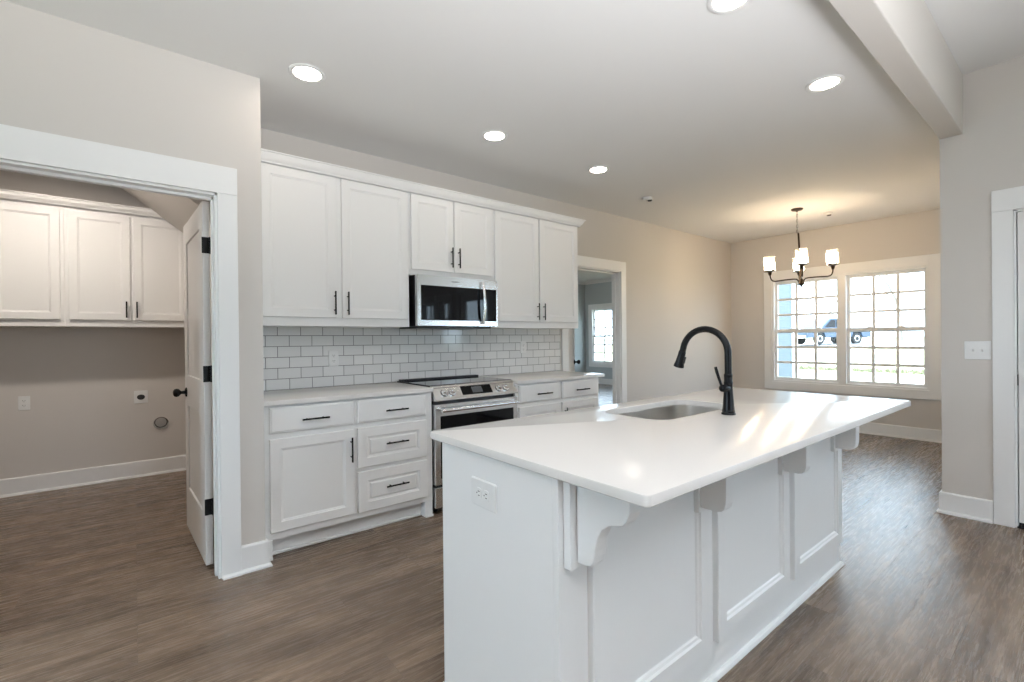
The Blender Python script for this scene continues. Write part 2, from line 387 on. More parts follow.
casing('trim_4', 'wide white casing around the laundry doorway at left', OX0-.012, OX1+.004, OZ+.008, .088, .140, .118, .045, (0, YL, 0), 0)
casing('trim_5', 'white casing around the back doorway right of the cabinets', DX0-.012, DX1+.012, DZ+.008, .088, .112, .12, .06, (0, YW, 0), 0)
casing('trim_6', 'white casing around the door at the right edge', -RD1-.012, -RD0+.012, RDZ+.006, .094, .138, .12, .055, (XR, 0, 0), R(-90))
def baseboard(name, label, p0, p1, hgt=.147, ext0=0, ext1=0):
    p0, p1 = Vector((*p0, 0)), Vector((*p1, 0)); d = (p1-p0).normalized(); n = Vector((d.y, -d.x, 0))   # room lies to the right of p0 -> p1
    prof = [(0, 0), (.030, 0), (.030, .006), (.026, .014), (.018, .019), (.015, .021), (.015, hgt-.010), (.012, hgt-.003), (.006, hgt), (0, hgt)]
    bm = nb()
    loft(bm, [[tuple(p0 + n*a - d*(ext0*a) + Vector((0, 0, z))) for a, z in prof], [tuple(p1 + n*a + d*(ext1*a) + Vector((0, 0, z))) for a, z in prof]])
    return struct(name, bm, 'trim', label, 'baseboard')
baseboard('baseboard_laundry', 'white baseboard on the laundry rear wall', (LAX0, LAY), (LAX1, LAY))
baseboard('baseboard_left', 'short white baseboard between laundry casing and cabinets', (OX1+.092, YL), (XS, YL), ext1=1)
bm = nb(); pr_ = [(.018, 0), (.034, 0), (.034, .006), (.030, .014), (.022, .019), (.018, .020)]
loft(bm, [[(OX1+.006, YL-a, z) for a, z in pr_], [(OX1+.093, YL-a, z) for a, z in pr_]])
struct('trim_9', bm, 'trim', 'white shoe strip at the foot of the laundry casing', 'shoe moulding')
baseboard('baseboard_return', 'stub of baseboard on the return wall beside the cabinets', (XS, YL), (XS, YB-.002), ext0=1)
baseboard('baseboard_back', 'white baseboard on the back wall beyond the doorway', (DX1+.102, YW), (XW, YW))
baseboard('baseboard_dining', 'white baseboard below the dining window', (XW, YW), (XW, BY1))
baseboard('baseboard_right', 'white baseboard under the switch plate on the right wall', (XR, BY1), (XR, RD1+.108), ext0=1)
baseboard('baseboard_nook', 'white baseboard along the nook side of the right wall', (XW, BY1), (XR, BY1), ext1=1)
baseboard('baseboard_far', 'white baseboard in the room beyond the back doorway', (FRX, FRY), (FRX, YW+.24))
baseboard('baseboard_far_end', 'white baseboard along the end wall of the far room', (3.2, FRY), (FRX, FRY))

# ------------------------------------------------------------------ windows
def sash_unit(root, x0, x1, z0, z1, cols, rows, depth):
    zm = (z0+z1)/2 - .008
    for k, (a, b, y) in enumerate(((zm-.026, z1, depth), (z0, zm+.026, depth))):
        y = depth if k else depth+.032
        s = .032
        bm = nb()
        box(bm, x0, x0+s, y, y+.03, a, b); box(bm, x1-s, x1, y, y+.03, a, b); box(bm, x0+s, x1-s, y, y+.03, a, a+.038); box(bm, x0+s, x1-s, y, y+.03, b-.038, b)
        sash = part(root, 'sash', bm, 'trim', .002, local=True)
        bm = nb(); gx0, gx1, gz0, gz1 = x0+s, x1-s, a+.038, b-.038
        for i in range(1, cols): c = gx0+(gx1-gx0)*i/cols; box(bm, c-.016, c+.016, y+.003, y+.027, gz0, gz1)
        for i in range(1, rows): c = gz0+(gz1-gz0)*i/rows; box(bm, gx0, gx1, y+.0035, y+.0265, c-.016, c+.016)
        part(sash, 'muntins', bm, 'trim', local=True)
        bm = nb(); box(bm, gx0-.004, gx1+.004, y+.013, y+.017, gz0-.004, gz1+.004)
        part(sash, 'pane', bm, 'glass', local=True)
    bm = nb()
    for c in (x0+(x1-x0)*.3, x0+(x1-x0)*.7): box(bm, c-.03, c+.03, depth+.002, depth+.028, zm+.026, zm+.040)
    part(root, 'sash_lock', bm, 'trim', .003, local=True)
def window(name, label, loc, rz, x0, x1, z0, z1, mull, cols, rows, cw=.10, sill=False):
    t = thing(name, label, 'window', loc, kind='structure', rot=(0, 0, rz))
    bm = nb()
    box(bm, x0-cw, x0+.004, -.018, 0, z0-cw, z1+cw+.02); box(bm, x1-.004, x1+cw, -.018, 0, z0-cw, z1+cw+.02)
    box(bm, x0+.004, x1-.004, -.018, 0, z1-.004, z1+cw+.02); box(bm, x0+.004, x1-.004, -.018, 0, z0-cw, z0+.004)
    part(t, 'casing', bm, 'trim', .003, local=True)
    bm = nb(); j = .03
    box(bm, x0, x0+j, -.002, .12, z0, z1); box(bm, x1-j, x1, -.002, .12, z0, z1); box(bm, x0+j, x1-j, -.002, .12, z1-j, z1); box(bm, x0+j, x1-j, -.002, .12, z0, z0+j)
    if mull: box(bm, mull-.045, mull+.045, -.010, .12, z0+j, z1-j)
    part(t, 'frame', bm, 'trim', .002, local=True)
    spans = [(x0+j, mull-.045), (mull+.045, x1-j)] if mull else [(x0+j, x1-j)]
    for a, b in spans: sash_unit(t, a, b, z0+j, z1-j, cols, rows, .035)
    return t
window('window_1', 'double white grid window in the dining wall', (XW, 0, 0), R(-90), -WY1, -WY0, WZ0, WZ1, -2.105, 3, 3)
window('window_2', 'white grid window seen through the back doorway', (FRX, 0, 0), R(-90), -FW[1], -FW[0], FW[2], FW[3], None, 2, 3)
for k, (a, b) in enumerate(RW):
    window('window_%d' % (3+k), ('narrow window on the right wall nearer the front door', 'narrow window on the right wall farther from the front door')[k], (XR, 0, 0), R(-90), -b, -a, .75, 1.98, None, 2, 2, .08)
for k, (a, b) in enumerate(LW):
    window('window_%d' % (5+k), 'unseen living room window added behind the viewer for bluish fill', (0, LY, 0), R(180), -b, -a, LZ0, LZ1, -(a+b)/2, 2, 2, .08)  # out of view, added so bluish daylight fills the island front
for k, (a, b) in enumerate(SW):
    window('window_%d' % (6+k), 'living room side window behind the viewer', (LX, 0, 0), R(90), a, b, LZ0, LZ1, (a+b)/2, 2, 2, .08)
window('window_7', 'wide unseen window added in the side wall of the far room for daylight', (3.2, 0, 0), R(90), 5.0, 8.4, .4, 2.3, 6.7, 3, 3)  # never in view; added to bring more daylight onto the far room walls
portal((3.06, 6.7, 1.35), R(-90), 3.4, 1.9)
portal((XW+.13, (WY0+WY1)/2, (WZ0+WZ1)/2), R(90), WY1-WY0, WZ1-WZ0)
portal((FRX+.13, (FW[0]+FW[1])/2, (FW[2]+FW[3])/2), R(90), FW[1]-FW[0], FW[3]-FW[2])
for a, b in RW: portal((XR+.13, (a+b)/2, 1.365), R(90), b-a, 1.23)
portal((XR+.13, (RD0+RD1)/2, 1.45), R(90), .6, 1.0)
for a, b in LW: portal(((a+b)/2, LY-.13, (LZ0+LZ1)/2), 0, b-a, LZ1-LZ0)
for a, b in SW: portal((LX-.13, (a+b)/2, (LZ0+LZ1)/2), R(-90), b-a, LZ1-LZ0)

# ------------------------------------------------------------------ doors
def knob(root, name, x, z, y0, sgn, m='black'):
    bm = nb(); mt = along((x, y0, z), (0, sgn, 0))
    lathe(bm, [(.031, 0), (.031, .004), (.026, .009), (.012, .012), (.010, .030), (.016, .036), (.025, .044), (.028, .056), (.025, .067), (.015, .074), (.004, .076)], mt, 20)
    return part(root, name, bm, m, smooth=50, local=True)
def hinge(root, x, z, y):
    bm = nb(); box(bm, x-.002, x+.0005, y-.017, y+.017, z-.045, z+.045)
    cyl(bm, (x-.006, y-.023, z-.047), (x-.006, y-.023, z+.047), .0065, seg=12)
    return part(root, 'hinge', bm, 'black', .001, local=True)
def panel_door(name, label, loc, rz, wd, ht, thick=.035, z0=.012, rails=((.012, .29), (.835, 1.035), (1.90, 2.032)), st=.115, glazed=None):
    t = thing(name, label, 'door', loc, kind='structure', rot=(0, 0, rz))
    bm = nb(); h = thick/2
    box(bm, 0, st, -h, h, z0, ht); box(bm, wd-st, wd, -h, h, z0, ht)
    for a, b in rails: box(bm, st, wd-st, -h, h, a, b)
    part(t, 'leaf_frame', bm, 'doorp', .003, local=True)
    for (a, b), (c, d) in zip(rails, rails[1:]):
        bm = nb()
        if glazed == (b, c):
            box(bm, st-.005, wd-st+.005, -.003, .003, b-.005, c+.005); part(t, 'pane', bm, 'glass', local=True)
        else:
            box(bm, st-.01, wd-st+.01, -h+.009, h-.009, b-.01, c+.01); part(t, 'panel', bm, 'doorp', local=True)
    return t
# laundry door, hinged on the right jamb and swung into the laundry (local x from hinge to latch)
d1 = panel_door('door_1', 'white two panel door standing open into the laundry', (.318, 3.098, 0), R(92.3), .782, 2.035)
kn = knob(d1, 'knob', .705, .920, .0175, 1); knob(d1, 'knob', .705, .920, -.0175, -1)
for z in (.335, 1.075, 1.79): hinge(d1, 0, z, 0.004)
# front door at the right edge: local x runs to the right as seen from inside
d2 = panel_door('door_2', 'white door cut off by the right edge of the picture', (XR+.035, RD1-.008, 0), R(-90), .905, 2.040, .044, .02, ((.02, .30), (.95, 1.10), (1.90, 2.040)), .13, (1.10, 1.90))
knob(d2, 'knob', .062, .955, -.022, -1)
bm = nb(); lathe(bm, [(.027, 0), (.027, .008), (.022, .014), (.008, .016)], along((.062, -.022, 1.10), (0, -1, 0)), 18)
part(d2, 'deadbolt', bm, 'grille', smooth=40, local=True)
bm = nb(); box(bm, 0, .905, -.030, -.022, .012, .035); part(d2, 'sweep', bm, 'black', .002, local=True)
bm = nb(); box(bm, -.004, -.001, -.024, .010, .92, .99); part(d2, 'latch_plate', bm, 'black', local=True)
# door of the far room, ajar
d3 = panel_door('door_3', 'door ajar inside the back doorway', (DX0+.03, YW+.10, 0), R(35.5), .76, 2.03)
knob(d3, 'knob', .70, .96, -.0175, -1); knob(d3, 'knob', .70, .96, .0175, 1)
# threshold of the front door
bm = nb(); box(bm, XR-.01, XR+.12, RD0, RD1, 0, .012); struct('trim_7', bm, 'black', 'dark threshold under the door at the right edge', 'threshold', .003)
# crown moulding in the far room
bm = nb()
prism(bm, [(0, 0), (-.02, 0), (-.03, .02), (-.075, .07), (-.09, .09), (0, .09)], lambda p: (FRX+p[0], YW+.24, FRZ-.09+p[1]), lambda p: (FRX+p[0], FRY, FRZ-.09+p[1]))
prism(bm, [(0, 0), (-.02, 0), (-.03, .02), (-.075, .07), (-.09, .09), (0, .09)], lambda p: (3.2, FRY+p[0], FRZ-.09+p[1]), lambda p: (FRX, FRY+p[0], FRZ-.09+p[1]))
struct('trim_8', bm, 'trim', 'white crown moulding in the room beyond the doorway', 'crown moulding')

# ------------------------------------------------------------------ cabinets
def pull_bm(c, length, axis, out=(0, -1, 0)):
    c = Vector(c); d = Vector((1, 0, 0)) if axis == 'x' else Vector((0, 0, 1)); o = Vector(out)
    bm = nb(); b = c + o*.030
    cyl(bm, b - d*length/2, b + d*length/2, .0055, seg=12)
    for s in (-1, 1): cyl(bm, c + d*s*length*.30, b + d*s*length*.30, .0045, seg=10)
    return bm
def cab_door(t, x0, x1, z0, z1, y, pull, prof=DOORP, name='door'):
    bm = nb(); rings(bm, x0, x1, z0, z1, prof, y)
    d = part(t, name, bm, 'cab')
    if pull: part(d, 'pull', pull_bm((pull[0], y-.020, pull[1]), pull[2], pull[3]), 'black', smooth=40)
    return d
def carcass(t, x0, x1, y0, y1, z0, z1, openings):
    bm = nb(); box(bm, x0, x1, y0+.019, y1, z0, z1); part(t, 'carcass', bm, 'cab', .001)
    bm = nb(); box(bm, x0, x1, y0, y0+.019, z0, z1); part(t, 'face_frame', bm, 'cab', .001)
YBK = YW - .002
c1 = thing('upper_cabinet', 'tall white wall cabinet left of the microwave, two doors', 'cabinet', (XS+.003, YU, 1.352), 'kitchen wall cabinets')
carcass(c1, XS+.003, 1.6245, YU, YBK, 1.352, 2.385, None)
cab_door(c1, .618, 1.079, 1.408, 2.362, YU, (1.062, 1.508, .158, 'z')); cab_door(c1, 1.117, 1.609, 1.408, 2.362, YU, (1.150, 1.508, .158, 'z'))
c2 = thing('upper_cabinet', 'short white wall cabinet directly above the microwave', 'cabinet', (1.6255, YU, 1.745), 'kitchen wall cabinets')
carcass(c2, 1.6255, 2.4095, YU, YBK, 1.748, 2.385, None)
cab_door(c2, 1.640, 2.008, 1.790, 2.362, YU, (1.985, 1.905, .158, 'z')); cab_door(c2, 2.022, 2.396, 1.790, 2.362, YU, (2.053, 1.905, .158, 'z'))
c3 = thing('upper_cabinet', 'tall white wall cabinet right of the microwave, beside the doorway', 'cabinet', (2.4105, YU, 1.352), 'kitchen wall cabinets')
carcass(c3, 2.4105, 3.473, YU, YBK, 1.352, 2.385, None)
cab_door(c3, 2.428, 2.928, 1.408, 2.362, YU, (2.906, 1.502, .155, 'z')); cab_door(c3, 2.946, 3.450, 1.408, 2.362, YU, (2.980, 1.502, .155, 'z'))
def crown(name, label, x0, x1, y0, yb, z0, z1, pr, ret, root=None):
    prof = [(0, 0), (.010, 0), (.012, .008), (.022, .018), (.030, .030), (pr-.010, z1-z0-.014), (pr-.010, z1-z0-.010), (pr, z1-z0-.008), (pr, z1-z0), (0, z1-z0)]
    bm = nb()
    loops = [[(x0, y0-a, z0+z) for a, z in prof], [(x1+(a if ret else 0), y0-a, z0+z) for a, z in prof]]
    if ret: loops.append([(x1+a, yb, z0+z) for a, z in prof])
    loft(bm, loops)
    return bm
t = thing('crown_molding', 'white crown moulding along the top of the kitchen wall cabinets', 'moulding', (XS+.003, YU, 2.366))
part(t, 'molding', crown('', '', XS+.003, 3.4735, YU-.0205, YBK, 2.366, 2.431, .050, True), 'cab')
bm = nb(); box(bm, XS+.003, 3.4735, YU-.0205, YBK, 2.3855, 2.397); part(t, 'top_panel', bm, 'cab')

cb = thing('base_cabinet', 'white base cabinet left of the range with drawers and one door', 'cabinet', (XS+.003, YB, 0), 'kitchen base cabinets')
def base_cab(t, x0, x1, left_foot, right_foot, stretch=0):
    carcass(t, x0, x1, YB, YBK, .112, .8835, None)
    bm = nb(); box(bm, x0, x1, YB+.072, YB+.085, 0, .1115); part(t, 'toe_kick', bm, 'cab')
    bm = nb(); box(bm, x0+.045, x1-.058, YB+.054, YB+.0715, 0, .018); part(t, 'shoe_molding', bm, 'cab', .006)
    for a, b, s in ((x0, x0+.045, -1), (x1-.058, x1, 1)):
        bm = nb(); box(bm, a, b, YB+.0005, YB+.07, 0, .1115); box(bm, a, b, YB-.012, YB+.0004, 0, .016); part(t, 'foot', bm, 'cab', .002)
base_cab(cb, XS+.003, 1.6475, 1, 1)
cab_door(cb, .597, 1.082, .722, .872, YB, (.845, .790, .155, 'x'), SLABP, 'drawer')
cab_door(cb, .597, 1.082, .155, .690, YB, (1.060, .568, .155, 'z'))
cab_door(cb, 1.106, 1.597, .722, .872, YB, (1.365, .790, .158, 'x'), SLABP, 'drawer')
cab_door(cb, 1.106, 1.597, .436, .692, YB, (1.365, .574, .158, 'x'), DRAWP, 'drawer')
cab_door(cb, 1.106, 1.597, .150, .410, YB, (1.365, .290, .158, 'x'), DRAWP, 'drawer')
cb2 = thing('base_cabinet', 'white base cabinet right of the range, partly behind the island', 'cabinet', (2.4185, YB, 0), 'kitchen base cabinets')
base_cab(cb2, 2.4185, 3.436, 1, 1)
cab_door(cb2, 2.445, 2.915, .722, .872, YB, (2.705, .790, .17, 'x'), SLABP, 'drawer')
cab_door(cb2, 2.938, 3.408, .722, .872, YB, (3.175, .790, .17, 'x'), SLABP, 'drawer')
cab_door(cb2, 2.445, 2.915, .436, .692, YB, (2.705, .574, .158, 'x'), DRAWP, 'drawer')
cab_door(cb2, 2.445, 2.915, .150, .410, YB, (2.705, .290, .158, 'x'), DRAWP, 'drawer')
cab_door(cb2, 2.938, 3.408, .155, .690, YB, (2.965, .568, .155, 'z'))

# countertops
def slab(outer, z0, z1, hole=None, e=.004):
    bm = nb(); cx = sum(p[0] for p in outer)/len(outer); cy = sum(p[1] for p in outer)/len(outer)
    x0, x1 = min(p[0] for p in outer), max(p[0] for p in outer); y0, y1 = min(p[1] for p in outer), max(p[1] for p in outer)
    def ins(d, z): return [(cx+(p[0]-cx)*(1-2*d/(x1-x0)), cy+(p[1]-cy)*(1-2*d/(y1-y0)), z) for p in outer]
    rows = loft(bm, [ins(e*.6, z0), ins(0, z0+e*.6), ins(0, z1-e), ins(e*.3, z1-e*.3), ins(e, z1)], False, False)
    if hole:
        hr = loft(bm, [[(x, y, z0) for x, y in hole], [(x, y, z1-.003) for x, y in hole], [(cx2[0], cx2[1], z1) for cx2 in hole_out(hole, .003)]], False, False)
        for top, a, b in ((True, rows[-1], hr[-1]), (False, rows[0], hr[0])):
            ed = []
            for lp in (a, b):
                for i in range(len(lp)):
                    e_ = bm.edges.get((lp[i], lp[(i+1) % len(lp)])); ed.append(e_)
            bmesh.ops.triangle_fill(bm, use_beauty=True, use_dissolve=False, edges=ed)
    else:
        bm.faces.new(rows[-1]); bm.faces.new(rows[0][::-1])
    return bm
def hole_out(h, d):
    x0, x1 = min(p[0] for p in h), max(p[0] for p in h); y0, y1 = min(p[1] for p in h), max(p[1] for p in h)
    cx, cy = (x0+x1)/2, (y0+y1)/2
    return [(cx+(p[0]-cx)*(1+2*d/(x1-x0)), cy+(p[1]-cy)*(1+2*d/(y1-y0))) for p in h]
tag(mesh('countertop', slab([(XS+.002, YC), (1.6480, YC), (1.6480, YBK-.012), (XS+.002, YBK-.012)], .884, .914), 'quartz', smooth=30), 'white quartz counter left of the range', 'countertop', 'kitchen countertops')
tag(mesh('countertop', slab(rrect(2.4180, 3.495, YC, YBK-.012, .006, 2), .884, .914), 'quartz', smooth=30), 'white quartz counter right of the range, by the doorway', 'countertop', 'kitchen countertops')
bm = nb(); box(bm, XS+.002, 3.527, YW-.012, YW-.001, .914, 1.3515)
tag(mesh('backsplash', bm, 'tile'), 'white subway tile backsplash between counters and wall cabinets', 'backsplash')

# ------------------------------------------------------------------ island
isl = thing('kitchen_island', 'large white panelled kitchen island with corbels in the foreground', 'island', (1.945, 1.2, 0))
IX0, IX1, IY0, IY1, IZ = .8620, 3.002, .8860, 1.4830, .8840
bm = nb()
box(bm, IX0+.002, IX0+.02, IY0+.022, IY1, 0, IZ); box(bm, IX1-.02, IX1, IY0+.02, IY1, 0, IZ); box(bm, IX0+.02, IX1-.02, IY1-.02, IY1, .10, IZ); box(bm, IX0+.02, IX1-.02, IY1-.09, IY1-.075, 0, .10)
box(bm, IX0+.02, IX1-.02, IY0+.02, IY1-.09, .0, .10)
part(isl, 'body', bm, 'cab', .001)
bm = nb(); box(bm, IX0, IX1, IY0, IY0+.02, 0, IZ); part(isl, 'front_panel', bm, 'cab', .0015)
for a, b in ((.972, 1.590), (1.645, 2.280), (2.335, 2.970)):
    bm = nb(); rings(bm, a, b, .138, .8735, ISLP, IY0); part(isl, 'raised_panel', bm, 'cab')
prof = [(0, 0), (.018, 0), (.018, .005), (.013, .014), (.005, .018), (0, .018)]
bm = nb(); loft(bm, [[(IX0-a, IY1, z) for a, z in prof], [(IX0-a, IY0-a, z) for a, z in prof], [(IX1+a, IY0-a, z) for a, z in prof], [(IX1+a, IY1, z) for a, z in prof]])
part(isl, 'shoe_molding', bm, 'cab')
S_PROF = [(.0, .662), (.030, .662), (.046, .667), (.056, .678), (.060, .694), (.062, .710), (.070, .745), (.085, .772), (.108, .790), (.135, .797), (.150, .802), (.162, .815), (.170, .835), (.172, .884), (0, .884)]
B_PROF = [(.0, .664), (.058, .664), (.074, .668), (.085, .679), (.090, .696), (.092, .722), (.094, .884), (0, .884)]
for k, xc in enumerate((.926, 1.540, 2.226, 2.878)):
    P = S_PROF if k == 0 else B_PROF
    yb = IY0-.026
    bm = nb(); prism(bm, [(yb-a, z) for a, z in P], lambda p: (xc-.022, p[0], p[1]), lambda p: (xc+(.022 if k == 0 else .032), p[0], p[1]))
    co = part(isl, 'corbel', bm, 'cab', .003)
    bm = nb(); box(bm, max(xc-.046, IX0+.004) if k == 0 else xc-.030, xc+.050 if k == 0 else xc+.030, yb, IY0, .645, .884)
    part(co, 'back_plate', bm, 'cab', .002)
SK = rrect(1.662, 2.335, 1.100, 1.440, .085, 8)
def sq(cx0, cx1, cy0, cy1, r): return rrect(cx0, cx1, cy0, cy1, r, 5)
tag(mesh('island_countertop', slab(sq(.850, 3.132, .6005, 1.556, .018), .8858, .914, SK, .005), 'quartz', smooth=30), 'large white quartz slab on the island with sink cut-out', 'countertop')
# sink
sk = thing('sink', 'undermount stainless steel sink set into the island top', 'sink', (2.0, 1.28, .67))
bm = nb()
lp = []
for ex, z, r in ((-.002, .8845, .087), (-.003, .80, .085), (-.006, .715, .08), (-.018, .695, .07), (-.05, .686, .05), (-.12, .682, .04)):
    lp.append([(x, y, z) for x, y in rrect(1.662-ex, 2.335+ex, 1.100-ex, 1.440+ex, r, 8)])
loft(bm, lp, False, True)
lp2 = [[(x, y, .8845) for x, y in rrect(1.664, 2.333, 1.102, 1.438, .087, 8)], [(x, y, .8848) for x, y in rrect(1.640, 2.357, 1.078, 1.457, .1, 8)]]
loft(bm, lp2, False, False)
bas = part(sk, 'basin', bm, 'sinksteel', smooth=40)
so = bas.modifiers.new('thick', 'SOLIDIFY'); so.thickness = .0015; so.offset = 0
bm = nb(); lathe(bm, [(.055, .6835), (.055, .6855), (.046, .687), (.040, .6845), (.004, .6842)], Matrix.Translation((1.998, 1.270, 0)), 24); part(sk, 'drain', bm, 'chrome', smooth=40)
# faucet
fx, fy = 2.02, 1.008
fa = thing('faucet', 'tall black gooseneck faucet with pull-down head behind the sink', 'faucet', (fx, fy, .914))
bm = nb(); lathe(bm, [(.029, .914), (.029, .920), (.026, .924), (.027, .930), (.025, .934)], Matrix.Translation((fx, fy, 0)), 28); part(fa, 'base_flange', bm, 'black', smooth=40)
bm = nb(); lathe(bm, [(.025, .934), (.0235, .950), (.0195, 1.000), (.0175, 1.030), (.0175, 1.045), (.0185, 1.048), (.0185, 1.054), (.0168, 1.058), (.0172, 1.082), (.0180, 1.086), (.0150, 1.092)], Matrix.Translation((fx, fy, 0)), 28); part(fa, 'body', bm, 'black', smooth=40)
ac, ar = Vector((fx, fy+.108, 1.180)), .108
pts = [(fx, fy, 1.088), (fx, fy, 1.14)] + [tuple(ac + Vector((0, -ar*math.cos(R(a)), ar*math.sin(R(a))))) for a in range(0, 169, 8)]
_d = (Vector(pts[-1])-Vector(pts[-2])).normalized(); pts += [tuple(Vector(pts[-1]) + _d*.010), tuple(Vector(pts[-1]) + _d*.020)]
bm = nb(); tube(bm, pts, .0145, 16); part(fa, 'spout', bm, 'black', smooth=50)
e0 = Vector(pts[-1]); ed = (Vector(pts[-1])-Vector(pts[-2])).normalized()
bm = nb(); lathe(bm, [(.0150, -.004), (.0168, 0), (.0172, .020), (.0200, .050), (.0238, .068), (.0238, .074), (.018, .076), (.004, .0755)], along(e0, ed), 24); hd = part(fa, 'spray_head', bm, 'black', smooth=40)
bm = nb(); q = e0 + ed*.040 + Vector((0, -.021, 0)); tube(bm, [q - ed*.016, q + ed*.016], .006, 10); part(hd, 'spray_button', bm, 'dark', smooth=40)
bm = nb(); lathe(bm, [(.016, .010), (.017, .016), (.0165, .034), (.015, .046), (.010, .050)], along((fx, fy, 1.030), (-1, .1, 0)), 20)
tube(bm, [(fx-.046, fy+.004, 1.034), (fx-.050, fy+.012, 1.062), (fx-.052, fy+.024, 1.100), (fx-.052, fy+.030, 1.122)], [.0055, .0058, .0065, .006], 12); part(fa, 'lever', bm, 'black', smooth=40)

# ------------------------------------------------------------------ range
rg = thing('range', 'stainless slide-in electric range between the base cabinets', 'stove', (2.033, 3.2, 0))
RX0, RX1, RY = 1.656, 2.410, 2.935
bm = nb(); box(bm, RX0, RX1, RY+.045, YBK-.03, .03, .905)
for x in (RX0+.05, RX1-.05):
    for y in (RY+.10, YBK-.1): cyl(bm, (x, y, 0), (x, y, .035), .018)
part(rg, 'body', bm, 'dark', .002)
bm = nb(); box(bm, RX0-.002, RX1+.002, RY+.075, YBK-.035, .906, .9225); ct = part(rg, 'cooktop', bm, 'bglass', .003)
bm = nb(); box(bm, RX0+.005, RX1-.005, 3.47, 3.53, .9228, .936); part(ct, 'rear_trim', bm, 'dark', .004)
# control panel, sloped
ca, cbp = Vector((0, RY-.012, .822)), Vector((0, RY+.062, .914))
bm = nb(); prism(bm, [(RY-.012, .815), (RY-.012, .826), (RY+.056, .916), (RY+.074, .921), (RY+.074, .815)], lambda p: (RX0, p[0], p[1]), lambda p: (RX1, p[0], p[1]))
cp = part(rg, 'control_panel', bm, 'steel', .003)
sl = (Vector((0, RY+.056, .916))-Vector((0, RY-.012, .826))).normalized(); nr = Vector((0, -sl.z, sl.y)); mid = Vector((0, RY+.022, .871))
bm = nb(); a, b = mid - sl*.036, mid + sl*.036
loft(bm, [[tuple(Vector((x, 0, 0)) + q + nr*o) for x, q in ((1.893, a), (2.166, a), (2.166, b), (1.893, b))] for o in (-.002, .0025)]); dp = part(cp, 'display', bm, 'bglass')
bm = nb(); a, b = mid - sl*.024, mid + sl*.026
loft(bm, [[tuple(Vector((x, 0, 0)) + q + nr*o) for x, q in ((1.985, a), (2.078, a), (2.078, b), (1.985, b))] for o in (.001, .0030)]); part(dp, 'screen', bm, 'grille')
for x in (1.745, 1.812, 2.236, 2.308):
    bm = nb(); lathe(bm, [(.026, 0), (.026, .006), (.0215, .008), (.0205, .030), (.018, .034), (.004, .035)], along(Vector((x, 0, 0)) + mid - sl*.004, nr), 24)
    kb = part(rg, 'knob', bm, 'steel', smooth=40)
    bm = nb(); lathe(bm, [(.0295, -.001), (.0295, .003), (.026, .0035)], along(Vector((x, 0, 0)) + mid - sl*.004, nr), 24); part(kb, 'bezel', bm, 'dark', smooth=40)
bm = nb(); box(bm, RX0+.002, RX1-.002, RY+.0, RY+.044, .215, .790)
od = part(rg, 'oven_door', bm, 'steel', .004)
bm = nb(); box(bm, 1.700, 2.368, RY-.003, RY+.002, .262, .705); part(od, 'oven_window', bm, 'bglass', .002)
bm = nb(); cyl(bm, (1.685, RY-.052, .752), (2.381, RY-.052, .752), .0135, seg=18)
for x in (1.700, 2.366): tube(bm, [(x, RY+.001, .757), (x, RY-.030, .756), (x, RY-.052, .752)], .011, 12)
part(od, 'handle', bm, 'steel', smooth=40)
bm = nb(); box(bm, RX0+.002, RX1-.002, RY+.002, RY+.044, .052, .198); part(rg, 'drawer', bm, 'steel', .004)

# ------------------------------------------------------------------ microwave
mw = thing('microwave', 'stainless over-the-range microwave with black glass under the short cabinet', 'microwave', (2.018, 3.3, 1.36))
MX0, MX1, MY, MZ0, MZ1 = 1.650, 2.398, 3.172, 1.356, 1.744
bm = nb(); box(bm, MX0, MX1, MY+.036, YBK-.015, MZ0, MZ1); part(mw, 'body', bm, 'dark', .002)
bm = nb()
for a, b, c, d in ((MX0, MX1, 1.667, MZ1), (MX0, MX1, MZ0+.004, 1.402), (MX0, 1.680, 1.402, 1.667), (2.385, MX1, 1.402, 1.667)): box(bm, a, b, MY, MY+.035, c, d)
fd = part(mw, 'front_frame', bm, 'steel', .0)
bm = nb(); box(bm, 1.680, 2.218, MY+.003, MY+.035, 1.402, 1.667); part(mw, 'door_glass', bm, 'bglass')
bm = nb(); box(bm, 2.220, 2.385, MY+.003, MY+.035, 1.402, 1.667); part(mw, 'keypad', bm, 'bglass')
bm = nb()
hp = [(2.238, MY-.020 - .020*math.sin(math.pi*k/10), 1.385 + .330*k/10) for k in range(11)]
tube(bm, [(2.238, MY+.002, 1.390)] + hp + [(2.238, MY+.002, 1.712)], .012, 14); part(mw, 'handle', bm, 'steel', smooth=50)
bm = nb(); box(bm, MX0+.01, MX1-.06, MY+.015, 3.50, MZ0-.014, MZ0-.0005); part(mw, 'vent_grille', bm, 'dark', .003)
tx = bpy.data.curves.new('brand', 'FONT'); tx.body = 'SAMSUNG'; tx.size = .016; tx.extrude = .0004; tx.align_x = 'CENTER'; tx.align_y = 'CENTER'
to = bpy.data.objects.new('brand', tx); COL.objects.link(to); bpy.context.view_layer.update()
me = bpy.data.meshes.new_from_object(to.evaluated_get(bpy.context.evaluated_depsgraph_get())); bpy.data.objects.remove(to)
me.transform(Matrix.Translation(Vector((1.985, MY-.0006, 1.706)) - Vector(mw.location)) @ Matrix.Rotation(R(90), 4, 'X')); me.materials.clear(); me.materials.append(M['grille'])
lo = bpy.data.objects.new('lettering', me); COL.objects.link(lo); lo.parent = mw; lo['label'] = 'small dark lettering'

